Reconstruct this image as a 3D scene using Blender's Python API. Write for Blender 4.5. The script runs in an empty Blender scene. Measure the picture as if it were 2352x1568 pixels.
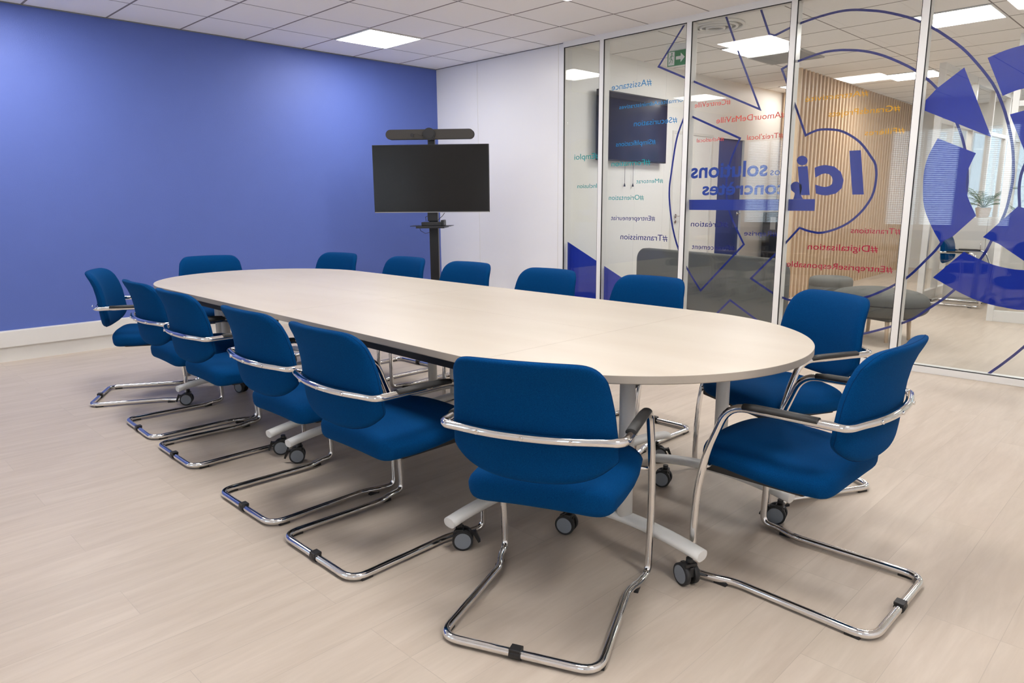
import bpy, bmesh, math, random
from mathutils import Vector, Matrix
from mathutils.geometry import tessellate_polygon
random.seed(7)
PI = math.pi
scene = bpy.context.scene
C = scene.collection
H = 2.768          # ceiling height
# ------------------------------------------------------------------ camera
cam = bpy.data.cameras.new('camera'); cam_o = bpy.data.objects.new('camera', cam); C.objects.link(cam_o)
cam.sensor_width = 36.0; cam.lens = 1634.57 / 2352 * 36.0; cam.clip_start = 0.05; cam.clip_end = 100
r_ = Vector((0.710034, 0.704125, -0.007772)); u_ = Vector((-0.131104, 0.143031, 0.980996)); f_ = Vector((-0.691856, 0.695521, -0.19387))
m_ = Matrix.Identity(4)
for i in range(3):
    m_[i][0] = r_[i]; m_[i][1] = u_[i]; m_[i][2] = -f_[i]
m_.translation = Vector((6.8684, -5.67179, 1.24234)); cam_o.matrix_world = m_
scene.camera = cam_o
# ------------------------------------------------------------------ view, world
scene.view_settings.view_transform = 'Standard'; scene.view_settings.look = 'None'
scene.view_settings.gamma = 1.0; scene.view_settings.use_curve_mapping = False
scene.view_settings.exposure = 0.0
world = bpy.data.worlds.new('world'); scene.world = world; world.use_nodes = True
bg = world.node_tree.nodes['Background']; bg.inputs[0].default_value = (0.74, 0.86, 1.0, 1); bg.inputs[1].default_value = 5.0
scene.cycles.max_bounces = 10; scene.cycles.diffuse_bounces = 5; scene.cycles.glossy_bounces = 5
scene.cycles.transmission_bounces = 8; scene.cycles.transparent_max_bounces = 32
scene.cycles.caustics_reflective = False; scene.cycles.caustics_refractive = False
scene.cycles.sample_clamp_indirect = 6.0
ROOM_LIGHTS = [(0.892, -1.438), (0.892, -4.438), (3.292, -1.438), (3.292, -4.438), (5.692, -1.438), (5.692, -4.438), (7.6, -4.438)]
LOBBY_LIGHTS = [(3.8, 4.7), (5.0, 1.7), (7.4, 1.7), (7.0, 5.6), (5.0, 7.2), (3.2, 1.7), (2.5, 4.595)]  # the last one is an added panel, out of view, brightening the recess
def lamp(x, y, w):
    l = bpy.data.lights.new('panel_glow', 'AREA'); l.shape = 'SQUARE'; l.size = 0.56; l.energy = w; l.color = LIGHT_COL; l.spread = math.radians(128)
    return l
# ------------------------------------------------------------------ materials
def newmat(name):
    m = bpy.data.materials.new(name); m.use_nodes = True
    return m, m.node_tree, m.node_tree.nodes['Principled BSDF']
def pbr(name, col, rough=0.5, metal=0.0, noise=0.0, nscale=40.0, bump=0.0, bscale=200.0, coat=0.0, spec=0.5, sheen=0.0):
    m, nt, b = newmat(name)
    b.inputs['Roughness'].default_value = rough; b.inputs['Metallic'].default_value = metal
    b.inputs['Specular IOR Level'].default_value = spec
    if coat: b.inputs['Coat Weight'].default_value = coat; b.inputs['Coat Roughness'].default_value = 0.08
    if sheen: b.inputs['Sheen Weight'].default_value = sheen; b.inputs['Sheen Roughness'].default_value = 0.5
    tc = nt.nodes.new('ShaderNodeTexCoord')
    n = nt.nodes.new('ShaderNodeTexNoise'); n.inputs['Scale'].default_value = nscale; n.inputs['Detail'].default_value = 3
    nt.links.new(tc.outputs['Object'], n.inputs['Vector'])
    mr = nt.nodes.new('ShaderNodeMapRange'); mr.inputs['To Min'].default_value = 1 - noise; mr.inputs['To Max'].default_value = 1 + noise
    nt.links.new(n.outputs['Fac'], mr.inputs['Value'])
    mx = nt.nodes.new('ShaderNodeVectorMath'); mx.operation = 'SCALE'; mx.inputs[0].default_value = col
    nt.links.new(mr.outputs['Result'], mx.inputs['Scale']); nt.links.new(mx.outputs['Vector'], b.inputs['Base Color'])
    if bump:
        n2 = nt.nodes.new('ShaderNodeTexNoise'); n2.inputs['Scale'].default_value = bscale; n2.inputs['Detail'].default_value = 2
        nt.links.new(tc.outputs['Object'], n2.inputs['Vector'])
        bp = nt.nodes.new('ShaderNodeBump'); bp.inputs['Strength'].default_value = bump; bp.inputs['Distance'].default_value = 0.002
        nt.links.new(n2.outputs['Fac'], bp.inputs['Height']); nt.links.new(bp.outputs['Normal'], b.inputs['Normal'])
    return m
M = {}
M['blue_wall'] = pbr('blue_paint', (0.092, 0.143, 0.44), 0.55, noise=0.03, nscale=6, bump=0.6, bscale=160, spec=0.45)
M['white_wall'] = pbr('white_panel', (0.82, 0.82, 0.83), 0.32, noise=0.01, nscale=2, spec=0.4)
M['lobby_wall'] = pbr('lobby_paint', (0.85, 0.85, 0.83), 0.4, noise=0.01, nscale=2, spec=0.4)
M['trim'] = pbr('white_trim', (0.73, 0.72, 0.69), 0.38, noise=0.01)
M['white_metal'] = pbr('white_lacquer', (0.80, 0.80, 0.79), 0.3, noise=0.0)
M['leg_metal'] = pbr('light_grey_lacquer', (0.80, 0.80, 0.78), 0.35)
M['gasket'] = pbr('black_gasket', (0.008, 0.008, 0.009), 0.6)
M['black_plastic'] = pbr('black_plastic', (0.014, 0.014, 0.015), 0.45, noise=0.1, bump=0.1, bscale=400)
M['soft_black'] = pbr('soft_black_pad', (0.022, 0.022, 0.022), 0.55, bump=0.15, bscale=600)
M['black_metal'] = pbr('black_metal', (0.01, 0.01, 0.011), 0.38)
M['screen'] = pbr('dark_screen', (0.007, 0.0062, 0.0052), 0.2, spec=0.32)
M['navy_screen'] = pbr('navy_screen', (0.006, 0.009, 0.03), 0.12, spec=0.5)
M['chrome'] = pbr('chrome', (0.80, 0.79, 0.78), 0.06, metal=1.0)
M['grey_caster'] = pbr('grey_caster', (0.25, 0.28, 0.32), 0.45)
M['caster_tyre'] = pbr('caster_tyre', (0.02, 0.021, 0.023), 0.6)
M['grey_fabric'] = pbr('grey_felt', (0.155, 0.155, 0.145), 0.95, noise=0.18, nscale=120, bump=0.5, bscale=700, spec=0.1)
M['light_wood'] = pbr('light_wood', (0.66, 0.50, 0.34), 0.5, noise=0.08, nscale=14)
M['slat_back'] = pbr('slat_backing', (0.46, 0.32, 0.21), 0.7, noise=0.05, nscale=5)
M['terracotta'] = pbr('beige_pot', (0.62, 0.50, 0.40), 0.6)
M['leaf'] = pbr('palm_leaf', (0.055, 0.13, 0.045), 0.5, noise=0.3, nscale=8)
M['green_sign'] = pbr('green_sign', (0.02, 0.24, 0.09), 0.4)
M['sign_white'] = pbr('sign_white', (0.85, 0.85, 0.85), 0.4)
M['reflecting_door'] = pbr('door_painted_reflection', (0.05, 0.075, 0.26), 0.25, spec=0.5)  # dark door; the blue wall's reflection is put into its colour
M['blind'] = pbr('blind_slat', (0.78, 0.79, 0.80), 0.5)
M['grille'] = pbr('grille_grey', (0.42, 0.42, 0.41), 0.5)
M['edge_angle'] = pbr('ceiling_edge_angle', (0.20, 0.20, 0.21), 0.5)
M['cabinet'] = pbr('cabinet_white', (0.72, 0.71, 0.68), 0.4)
VC = [(0.012, 0.016, 0.20), (0.0, 0.24, 0.58), (0.0, 0.36, 0.36), (0.75, 0.07, 0.05), (0.55, 0.0, 0.05), (0.90, 0.42, 0.0), (0.02, 0.055, 0.34), (0.022, 0.04, 0.30)]
VN = ['navy', 'sky blue', 'teal', 'coral', 'crimson', 'amber', 'strong blue', 'royal blue']
VM = [pbr('vinyl_' + n.replace(' ', '_'), c, 0.4, spec=0.3) for n, c in zip(VN, VC)]
M['vinyl_line'] = pbr('vinyl_line_navy', (0.012, 0.022, 0.21), 0.4, spec=0.3)
M['vinyl_solid'] = pbr('vinyl_solid_blue', (0.004, 0.024, 0.36), 0.4, spec=0.3)

def fabric():
    m, nt, b = newmat('blue_chair_fabric'); L = nt.links
    tc = nt.nodes.new('ShaderNodeTexCoord')
    n = nt.nodes.new('ShaderNodeTexNoise'); n.inputs['Scale'].default_value = 520; n.inputs['Detail'].default_value = 2
    L.new(tc.outputs['Object'], n.inputs['Vector'])
    n0 = nt.nodes.new('ShaderNodeTexNoise'); n0.inputs['Scale'].default_value = 9
    L.new(tc.outputs['Object'], n0.inputs['Vector'])
    r = nt.nodes.new('ShaderNodeValToRGB'); r.color_ramp.elements[0].position = 0.3; r.color_ramp.elements[1].position = 0.7
    r.color_ramp.elements[0].color = (0.0003, 0.034, 0.128, 1); r.color_ramp.elements[1].color = (0.0008, 0.058, 0.195, 1)
    L.new(n.outputs['Fac'], r.inputs['Fac']); L.new(r.outputs['Color'], b.inputs['Base Color'])
    b.inputs['Roughness'].default_value = 0.9; b.inputs['Specular IOR Level'].default_value = 0.06
    b.inputs['Sheen Weight'].default_value = 0.05; b.inputs['Sheen Roughness'].default_value = 0.4
    b.inputs['Sheen Tint'].default_value = (0.1, 0.45, 0.9, 1)
    bp = nt.nodes.new('ShaderNodeBump'); bp.inputs['Strength'].default_value = 0.35; bp.inputs['Distance'].default_value = 0.0015
    L.new(n.outputs['Fac'], bp.inputs['Height']); L.new(bp.outputs['Normal'], b.inputs['Normal'])
    return m
M['fabric'] = fabric()
M['seam'] = pbr('seam_thread', (0.0005, 0.03, 0.11), 0.9, spec=0.1)

def wood_floor():
    m, nt, b = newmat('pale_oak_planks'); L = nt.links; N = nt.nodes.new
    g = N('ShaderNodeNewGeometry'); sp = N('ShaderNodeSeparateXYZ'); L.new(g.outputs['Position'], sp.inputs[0])
    cb = N('ShaderNodeCombineXYZ')
    ax = N('ShaderNodeMath'); ax.operation = 'ADD'; ax.inputs[1].default_value = 0.155 + 0.192 * 60; L.new(sp.outputs['X'], ax.inputs[0])
    ay = N('ShaderNodeMath'); ay.operation = 'ADD'; ay.inputs[1].default_value = 40.0; L.new(sp.outputs['Y'], ay.inputs[0])
    L.new(ay.outputs[0], cb.inputs['X']); L.new(ax.outputs[0], cb.inputs['Y'])
    br = N('ShaderNodeTexBrick'); br.inputs['Scale'].default_value = 1; br.inputs['Brick Width'].default_value = 1.22; br.inputs['Row Height'].default_value = 0.192
    br.inputs['Mortar Size'].default_value = 0.0011; br.inputs['Mortar Smooth'].default_value = 0.2; br.offset = 0.37; br.offset_frequency = 3; br.squash = 1
    br.inputs['Color1'].default_value = (0.0, 0, 0, 1); br.inputs['Color2'].default_value = (1, 1, 1, 1); br.inputs['Mortar'].default_value = (0.5, 0.5, 0.5, 1); br.inputs['Bias'].default_value = 0
    L.new(cb.outputs[0], br.inputs['Vector'])
    # grain stretched along the planks, shifted per plank
    sc = N('ShaderNodeVectorMath'); sc.operation = 'MULTIPLY'; sc.inputs[1].default_value = (16, 1.7, 1); L.new(g.outputs['Position'], sc.inputs[0])
    sh = N('ShaderNodeVectorMath'); sh.operation = 'SCALE'; sh.inputs['Scale'].default_value = 37; L.new(br.outputs['Color'], sh.inputs[0])
    ad = N('ShaderNodeVectorMath'); ad.operation = 'ADD'; L.new(sc.outputs[0], ad.inputs[0]); L.new(sh.outputs[0], ad.inputs[1])
    n1 = N('ShaderNodeTexNoise'); n1.inputs['Scale'].default_value = 1.0; n1.inputs['Detail'].default_value = 6; n1.inputs['Roughness'].default_value = 0.62; n1.inputs['Distortion'].default_value = 0.6
    L.new(ad.outputs[0], n1.inputs['Vector'])
    r1 = N('ShaderNodeValToRGB'); e = r1.color_ramp.elements
    e[0].position = 0.30; e[0].color = (0.510, 0.428, 0.350, 1); e[1].position = 0.66; e[1].color = (0.595, 0.512, 0.430, 1)
    L.new(n1.outputs['Fac'], r1.inputs['Fac'])
    sc2 = N('ShaderNodeVectorMath'); sc2.operation = 'MULTIPLY'; sc2.inputs[1].default_value = (60, 9.0, 1); L.new(g.outputs['Position'], sc2.inputs[0])
    n2 = N('ShaderNodeTexNoise'); n2.inputs['Scale'].default_value = 1.0; n2.inputs['Detail'].default_value = 3; L.new(sc2.outputs[0], n2.inputs['Vector'])
    mr = N('ShaderNodeMapRange'); mr.inputs['From Min'].default_value = 0.3; mr.inputs['From Max'].default_value = 0.75; mr.inputs['To Min'].default_value = 0.97; mr.inputs['To Max'].default_value = 1.015; L.new(n2.outputs['Fac'], mr.inputs['Value'])
    tn = N('ShaderNodeMapRange'); tn.inputs['To Min'].default_value = 0.975; tn.inputs['To Max'].default_value = 1.02; L.new(br.outputs['Color'], tn.inputs['Value'])
    mu = N('ShaderNodeMath'); mu.operation = 'MULTIPLY'; L.new(mr.outputs[0], mu.inputs[0]); L.new(tn.outputs[0], mu.inputs[1])
    se = N('ShaderNodeMapRange'); se.inputs['To Min'].default_value = 1.0; se.inputs['To Max'].default_value = 0.85; L.new(br.outputs['Fac'], se.inputs['Value'])
    mu2 = N('ShaderNodeMath'); mu2.operation = 'MULTIPLY'; L.new(mu.outputs[0], mu2.inputs[0]); L.new(se.outputs[0], mu2.inputs[1])
    fin = N('ShaderNodeVectorMath'); fin.operation = 'SCALE'; L.new(r1.outputs['Color'], fin.inputs[0]); L.new(mu2.outputs[0], fin.inputs['Scale'])
    L.new(fin.outputs[0], b.inputs['Base Color'])
    b.inputs['Roughness'].default_value = 0.42; b.inputs['Specular IOR Level'].default_value = 0.35
    bp = N('ShaderNodeBump'); bp.inputs['Strength'].default_value = 0.08; bp.inputs['Distance'].default_value = 0.001
    L.new(n2.outputs['Fac'], bp.inputs['Height']); L.new(bp.outputs['Normal'], b.inputs['Normal'])
    return m
M['floor'] = wood_floor()

def table_mat(name, c0, c1):
    m, nt, b = newmat(name); L = nt.links; N = nt.nodes.new
    g = N('ShaderNodeNewGeometry')
    sc = N('ShaderNodeVectorMath'); sc.operation = 'MULTIPLY'; sc.inputs[1].default_value = (1.2, 6, 3); L.new(g.outputs['Position'], sc.inputs[0])
    n = N('ShaderNodeTexNoise'); n.inputs['Scale'].default_value = 1; n.inputs['Detail'].default_value = 5; L.new(sc.outputs[0], n.inputs['Vector'])
    r = N('ShaderNodeValToRGB'); e = r.color_ramp.elements; e[0].position = 0.3; e[0].color = (*c0, 1); e[1].position = 0.7; e[1].color = (*c1, 1)
    L.new(n.outputs['Fac'], r.inputs['Fac']); L.new(r.outputs['Color'], b.inputs['Base Color'])
    b.inputs['Roughness'].default_value = 0.38; b.inputs['Specular IOR Level'].default_value = 0.4
    return m
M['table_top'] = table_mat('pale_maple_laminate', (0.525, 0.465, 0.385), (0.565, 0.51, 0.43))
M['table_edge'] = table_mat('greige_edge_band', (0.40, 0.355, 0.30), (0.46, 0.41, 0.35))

def ceiling_mat(name, px, ox, py, oy, col=(0.95, 0.94, 0.935)):
    m, nt, b = newmat(name); L = nt.links; N = nt.nodes.new
    g = N('ShaderNodeNewGeometry'); sp = N('ShaderNodeSeparateXYZ'); L.new(g.outputs['Position'], sp.inputs[0])
    def line(axis, pitch, off, w):
        a = N('ShaderNodeMath'); a.operation = 'SUBTRACT'; a.inputs[1].default_value = off - pitch * 50 - pitch / 2; L.new(sp.outputs[axis], a.inputs[0])
        d = N('ShaderNodeMath'); d.operation = 'MODULO'; d.inputs[1].default_value = pitch; L.new(a.outputs[0], d.inputs[0])
        s = N('ShaderNodeMath'); s.operation = 'SUBTRACT'; s.inputs[1].default_value = pitch / 2; L.new(d.outputs[0], s.inputs[0])
        ab = N('ShaderNodeMath'); ab.operation = 'ABSOLUTE'; L.new(s.outputs[0], ab.inputs[0])
        mr = N('ShaderNodeMapRange'); mr.inputs['From Min'].default_value = w * 0.5; mr.inputs['From Max'].default_value = w * 0.5 + 0.003; mr.inputs['To Min'].default_value = 1; mr.inputs['To Max'].default_value = 0
        L.new(ab.outputs[0], mr.inputs['Value']); return mr
    lx = line('X', px, ox, 0.009); ly = line('Y', py, oy, 0.014)
    mx = N('ShaderNodeMath'); mx.operation = 'MAXIMUM'; L.new(lx.outputs[0], mx.inputs[0]); L.new(ly.outputs[0], mx.inputs[1])
    mix = N('ShaderNodeMix'); mix.data_type = 'RGBA'; mix.inputs[6].default_value = (*col, 1); mix.inputs[7].default_value = (0.27, 0.25, 0.25, 1)
    L.new(mx.outputs[0], mix.inputs[0]); L.new(mix.outputs[2], b.inputs['Base Color'])
    b.inputs['Roughness'].default_value = 0.85; b.inputs['Specular IOR Level'].default_value = 0.1
    n = N('ShaderNodeTexNoise'); n.inputs['Scale'].default_value = 160; L.new(g.outputs['Position'], n.inputs['Vector'])
    bp = N('ShaderNodeBump'); bp.inputs['Strength'].default_value = 0.1; bp.inputs['Distance'].default_value = 0.002
    L.new(n.outputs['Fac'], bp.inputs['Height']); L.new(bp.outputs['Normal'], b.inputs['Normal'])
    return m
M['ceiling'] = ceiling_mat('mineral_ceiling_tiles', 0.6, 0.592, 0.6, -0.538)
M['ceiling_lobby'] = ceiling_mat('lobby_ceiling_tiles', 1.2, 0.5, 0.6, 0.8)

def glass_mat(name, r0=0.022, tint=(0.985, 0.992, 0.988)):
    m = bpy.data.materials.new(name); m.use_nodes = True; nt = m.node_tree; nt.nodes.clear(); L = nt.links; N = nt.nodes.new
    out = N('ShaderNodeOutputMaterial'); mix = N('ShaderNodeMixShader'); tr = N('ShaderNodeBsdfTransparent'); gl = N('ShaderNodeBsdfGlossy')
    tr.inputs['Color'].default_value = (*tint, 1); gl.inputs['Roughness'].default_value = 0.0; gl.inputs['Color'].default_value = (1, 1, 1, 1)
    g = N('ShaderNodeNewGeometry'); d = N('ShaderNodeVectorMath'); d.operation = 'DOT_PRODUCT'
    L.new(g.outputs['Incoming'], d.inputs[0]); L.new(g.outputs['Normal'], d.inputs[1])
    a = N('ShaderNodeMath'); a.operation = 'ABSOLUTE'; L.new(d.outputs['Value'], a.inputs[0])
    o = N('ShaderNodeMath'); o.operation = 'SUBTRACT'; o.inputs[0].default_value = 1.0; L.new(a.outputs[0], o.inputs[1])
    pw = N('ShaderNodeMath'); pw.operation = 'POWER'; pw.inputs[1].default_value = 5; L.new(o.outputs[0], pw.inputs[0])
    mr = N('ShaderNodeMapRange'); mr.inputs['To Min'].default_value = r0; mr.inputs['To Max'].default_value = 1.0; L.new(pw.outputs[0], mr.inputs['Value'])
    L.new(mr.outputs[0], mix.inputs[0]); L.new(tr.outputs[0], mix.inputs[1]); L.new(gl.outputs[0], mix.inputs[2]); L.new(mix.outputs[0], out.inputs[0])
    return m
M['glass'] = glass_mat('clear_glass')
M['dimming_glass'] = glass_mat('tinted_dimming_glass', 0.08, (0.44, 0.45, 0.45))  # tint added to hold down the daylight in the far window
def emit(name, col, s):
    m = bpy.data.materials.new(name); m.use_nodes = True; nt = m.node_tree; nt.nodes.clear()
    out = nt.nodes.new('ShaderNodeOutputMaterial'); e = nt.nodes.new('ShaderNodeEmission'); e.inputs[0].default_value = (*col, 1); e.inputs[1].default_value = s
    nt.links.new(e.outputs[0], out.inputs[0]); return m
M['lamp'] = emit('lit_panel', (1.0, 0.965, 0.935), 33.0)
M['recess_fill'] = emit('recess_fill_panel', (1.0, 0.965, 0.935), 11.0)  # added fill light for the dark recess, hidden by the slatted wall
M['lamp_lobby'] = emit('lit_lobby_panel', (1.0, 0.965, 0.935), 31.0)

# ------------------------------------------------------------------ mesh helpers
def to_obj(name, verts, faces, mat, parent=None, smooth=False, mats=None, fm=None):
    me = bpy.data.meshes.new(name); me.from_pydata([tuple(v) for v in verts], [], faces)
    for mm in (mats or [mat]): me.materials.append(mm)
    if fm:
        for p, k in zip(me.polygons, fm): p.material_index = k
    if smooth:
        for p in me.polygons: p.use_smooth = True
    o = bpy.data.objects.new(name, me); C.objects.link(o)
    if parent: o.parent = parent
    return o
class MB:
    """collects pieces into one mesh"""
    def __init__(s): s.v = []; s.f = []; s.sm = []; s.m = []; s.mi = 0
    def add(s, v, f, smooth=False):
        k = len(s.v); s.v += [Vector(p) for p in v]; s.f += [tuple(i + k for i in q) for q in f]; s.sm += [smooth] * len(f); s.m += [s.mi] * len(f); return s
    def box(s, x0, x1, y0, y1, z0, z1, b=0.0):
        bm = bmesh.new(); bmesh.ops.create_cube(bm, size=1)
        for v in bm.verts: v.co = Vector(((x0 + x1) / 2 + v.co.x * (x1 - x0), (y0 + y1) / 2 + v.co.y * (y1 - y0), (z0 + z1) / 2 + v.co.z * (z1 - z0)))
        if b: bmesh.ops.bevel(bm, geom=list(bm.edges), offset=b, segments=2, affect='EDGES', profile=0.6)
        bm.verts.index_update(); s.add([v.co.copy() for v in bm.verts], [[v.index for v in f.verts] for f in bm.faces]); bm.free(); return s
    def tube(s, pts, r, n=14, closed=False, cap=True, flat=1.0):
        P = [Vector(p) for p in pts]; m = len(P); V = []; F = []
        T = []
        for i in range(m):
            a = P[(i - 1) % m] if (closed or i > 0) else P[i]; b = P[(i + 1) % m] if (closed or i < m - 1) else P[i]
            T.append((b - a).normalized())
        up = Vector((0, 0, 1)) if abs(T[0].z) < 0.9 else Vector((1, 0, 0))
        nrm = (up - T[0] * up.dot(T[0])).normalized()
        N_ = [nrm]
        for i in range(1, m):
            ax = T[i - 1].cross(T[i]); q = N_[-1]
            if ax.length > 1e-7: q = Matrix.Rotation(T[i - 1].angle(T[i]), 3, ax.normalized()) @ q
            N_.append((q - T[i] * q.dot(T[i])).normalized())
        tw = 0.0
        if closed:
            ax = T[-1].cross(T[0]); q = N_[-1]
            if ax.length > 1e-7: q = Matrix.Rotation(T[-1].angle(T[0]), 3, ax.normalized()) @ q
            tw = math.atan2(q.cross(N_[0]).dot(T[0]), q.dot(N_[0]))
        for i in range(m):
            q = Matrix.Rotation(tw * i / m, 3, T[i]) @ N_[i]; bn = T[i].cross(q)
            rr = r[i] if isinstance(r, (list, tuple)) else r
            for k in range(n):
                a = 2 * PI * k / n; V.append(P[i] + q * (math.cos(a) * rr * flat) + bn * (math.sin(a) * rr))
        for i in range(m if closed else m - 1):
            j = (i + 1) % m
            for k in range(n): F.append((i * n + k, i * n + (k + 1) % n, j * n + (k + 1) % n, j * n + k))
        s.add(V, F, True)
        if not closed and cap:
            k = len(s.v) - len(V); s.f += [tuple(k + i for i in range(n))[::-1], tuple(k + (m - 1) * n + i for i in range(n))]; s.sm += [False, False]; s.m += [s.mi] * 2
        return s
    def cyl(s, a, b, r, n=24): return s.tube([a, b], r, n)
    def prism(s, pts, frm, d):
        """extrude a planar outline (list of 3D points) along vector d"""
        P = [Vector(p) for p in pts]; n = len(P); d = Vector(d)
        tri = tessellate_polygon([P])
        V = P + [p + d for p in P]; F = [tuple(t) for t in tri] + [tuple(i + n for i in t)[::-1] for t in tri]
        F += [(i, (i + 1) % n, (i + 1) % n + n, i + n) for i in range(n)]
        return s.add(V, F)
    def build(s, name, mat, parent=None, mats=None):
        o = to_obj(name, s.v, s.f, mat, parent, mats=mats, fm=s.m if mats else None)
        for p, k in zip(o.data.polygons, s.sm): p.use_smooth = k
        bm = bmesh.new(); bm.from_mesh(o.data); bmesh.ops.recalc_face_normals(bm, faces=bm.faces); bm.to_mesh(o.data); bm.free()
        return o
def fillet(pts, closed=False, seg=7):
    """pts: (x,y,z,r); returns a smooth polyline"""
    n = len(pts); out = []
    for i, p in enumerate(pts):
        P = Vector(p[:3]); r = p[3] if len(p) > 3 else 0
        if r <= 0 or (not closed and i in (0, n - 1)): out.append(P); continue
        A = Vector(pts[(i - 1) % n][:3]); B = Vector(pts[(i + 1) % n][:3])
        a = (A - P); b = (B - P); t = min(r, a.length * .49, b.length * .49)
        p0 = P + a.normalized() * t; p2 = P + b.normalized() * t
        for k in range(seg + 1):
            s = k / seg; out.append(p0 * (1 - s) ** 2 + P * (2 * s * (1 - s)) + p2 * s * s)
    return out
def empty(name, loc, rz=0.0):
    o = bpy.data.objects.new(name, None); o.empty_display_size = 0.1; C.objects.link(o); o.location = loc; o.rotation_euler = (0, 0, rz); return o
def tag(o, label=None, cat=None, group=None, kind=None):
    if label: o['label'] = label
    if cat: o['category'] = cat
    if group: o['group'] = group
    if kind: o['kind'] = kind
    return o
KIDS = {}
def kids(o):
    if not KIDS.get('n') == len(bpy.data.objects):
        KIDS.clear(); KIDS['n'] = len(bpy.data.objects)
        for q in bpy.data.objects:
            if q.parent: KIDS.setdefault(q.parent.name, []).append(q)
    return list(KIDS.get(o.name, []))
def copy_tree(o, parent=None):
    ch = kids(o); c = o.copy(); C.objects.link(c)
    if parent: c.parent = parent
    for k in ch: copy_tree(k, c)
    return c
def struct(name, mb, mat, parent=None, label=None, mats=None):
    o = mb.build(name, mat, parent, mats=mats)
    if not parent: o['kind'] = 'structure'
    if label: o['label'] = label
    return o
# ------------------------------------------------------------------ the room shell
XE = 8.6; YS = -7.4; YN = 8.6
struct('floor', MB().box(-0.2, XE + 0.2, YS - 0.2, YN + 0.2, -0.1, 0.0), M['floor'], label='pale oak plank floor running through room and lobby')
struct('ceiling', MB().box(-0.2, XE + 0.2, YS - 0.2, 0.0, H, H + 0.1), M['ceiling'], label='suspended ceiling of square mineral tiles over the meeting room')
struct('ceiling.001', MB().box(-0.2, XE + 0.2, 0.0, YN + 0.2, H, H + 0.1), M['ceiling_lobby'], label='tiled ceiling over the lobby beyond the glass')
struct('wall_west', MB().box(-0.15, 0.0, YS - 0.15, 0.0, 0.0, H), M['blue_wall'], label='royal blue painted wall')
struct('wall_east', MB().box(XE, XE + 0.15, YS - 0.15, YN, 0.0, H), M['white_wall'])
w = MB(); w.box(-0.15, 2.0, 0.0, 0.1, 0, H)
struct('wall_north', w, M['white_wall'], label='glossy white panel wall beside the glass partition')
w = MB(); w.box(0.709, 0.716, -0.002, 0.001, 0.0, H); w.box(1.91, 1.917, -0.002, 0.001, 0, H)
struct('trim_1', w, M['trim'], label='thin vertical joint covers of the white wall panels')
w = MB(); w.box(0.0, 0.010, YS, 0.0, H - 0.008, H - 0.001); w.box(0, 1.98, -0.010, 0.0, H - 0.006, H - 0.001)
struct('trim_2', w, M['edge_angle'], label='thin metal angle along the ceiling edge')
# two-tier white trunking on the blue wall
w = MB(); w.box(0.0, 0.028, YS, 0.0, 0.0, 0.12); w.box(0.0, 0.052, YS, 0.0, 0.118, 0.250, 0.006)
w.box(0.0, 0.029, -3.452, -3.449, 0.0, 0.118)
struct('baseboard_west', w, M['trim'], label='white baseboard with deep cable trunking above it')
w = MB(); w.box(0.06, 2.0, -0.014, 0.0, 0.0, 0.09)
struct('baseboard_north', w, M['trim'])
# south wall with three windows behind the camera
WIN = [(0.15, 1.10), (2.70, 3.78), (4.05, 4.55), (6.9, 8.0)]; WZ0, WZ1 = 0.75, 2.35
w = MB(); xs = [-0.15] + [q for a in WIN for q in a] + [XE]
w.box(-0.15, XE, YS - 0.15, YS, 0, WZ0); w.box(-0.15, XE, YS - 0.15, YS, WZ1, H)
for i in range(0, len(xs), 2): w.box(xs[i], xs[i + 1], YS - 0.15, YS, WZ0, WZ1)
struct('wall_south', w, M['white_wall'])
for k, (a, b) in enumerate(WIN):
    t = empty('window_%d' % (k + 2), ((a + b) / 2, YS - 0.06, WZ0)); tag(t, kind='structure'); W2 = (b - a) / 2; hh = WZ1 - WZ0
    f = MB(); f.box(-W2, -W2 + .05, -.03, .03, 0, hh); f.box(W2 - .05, W2, -.03, .03, 0, hh); f.box(-W2 + .05, W2 - .05, -.03, .03, 0, .05); f.box(-W2 + .05, W2 - .05, -.03, .03, hh - .05, hh)
    f.box(-.025, .025, -.029, .029, .05, hh - .05)
    f.build('window_frame', M['white_metal'], t)
    MB().box(-W2 + .045, W2 - .045, -.004, .004, .045, hh - .045).build('pane', M['glass'], t)
    bl = MB(); nsl = int(hh / 0.03)
    for q in range(nsl):
        z = 0.02 + q * 0.03;  bl.add([(-W2 + .02, .05, z), (W2 - .02, .05, z), (W2 - .02, .074, z + .011), (-W2 + .02, .074, z + .011), (-W2 + .02, .05, z + .001), (W2 - .02, .05, z + .001), (W2 - .02, .074, z + .0122), (-W2 + .02, .074, z + .0122)],
                                     [(0, 1, 2, 3), (7, 6, 5, 4), (0, 4, 5, 1), (1, 5, 6, 2), (2, 6, 7, 3), (3, 7, 4, 0)])
    bl.build('blind', M['blind'], t)

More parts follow.
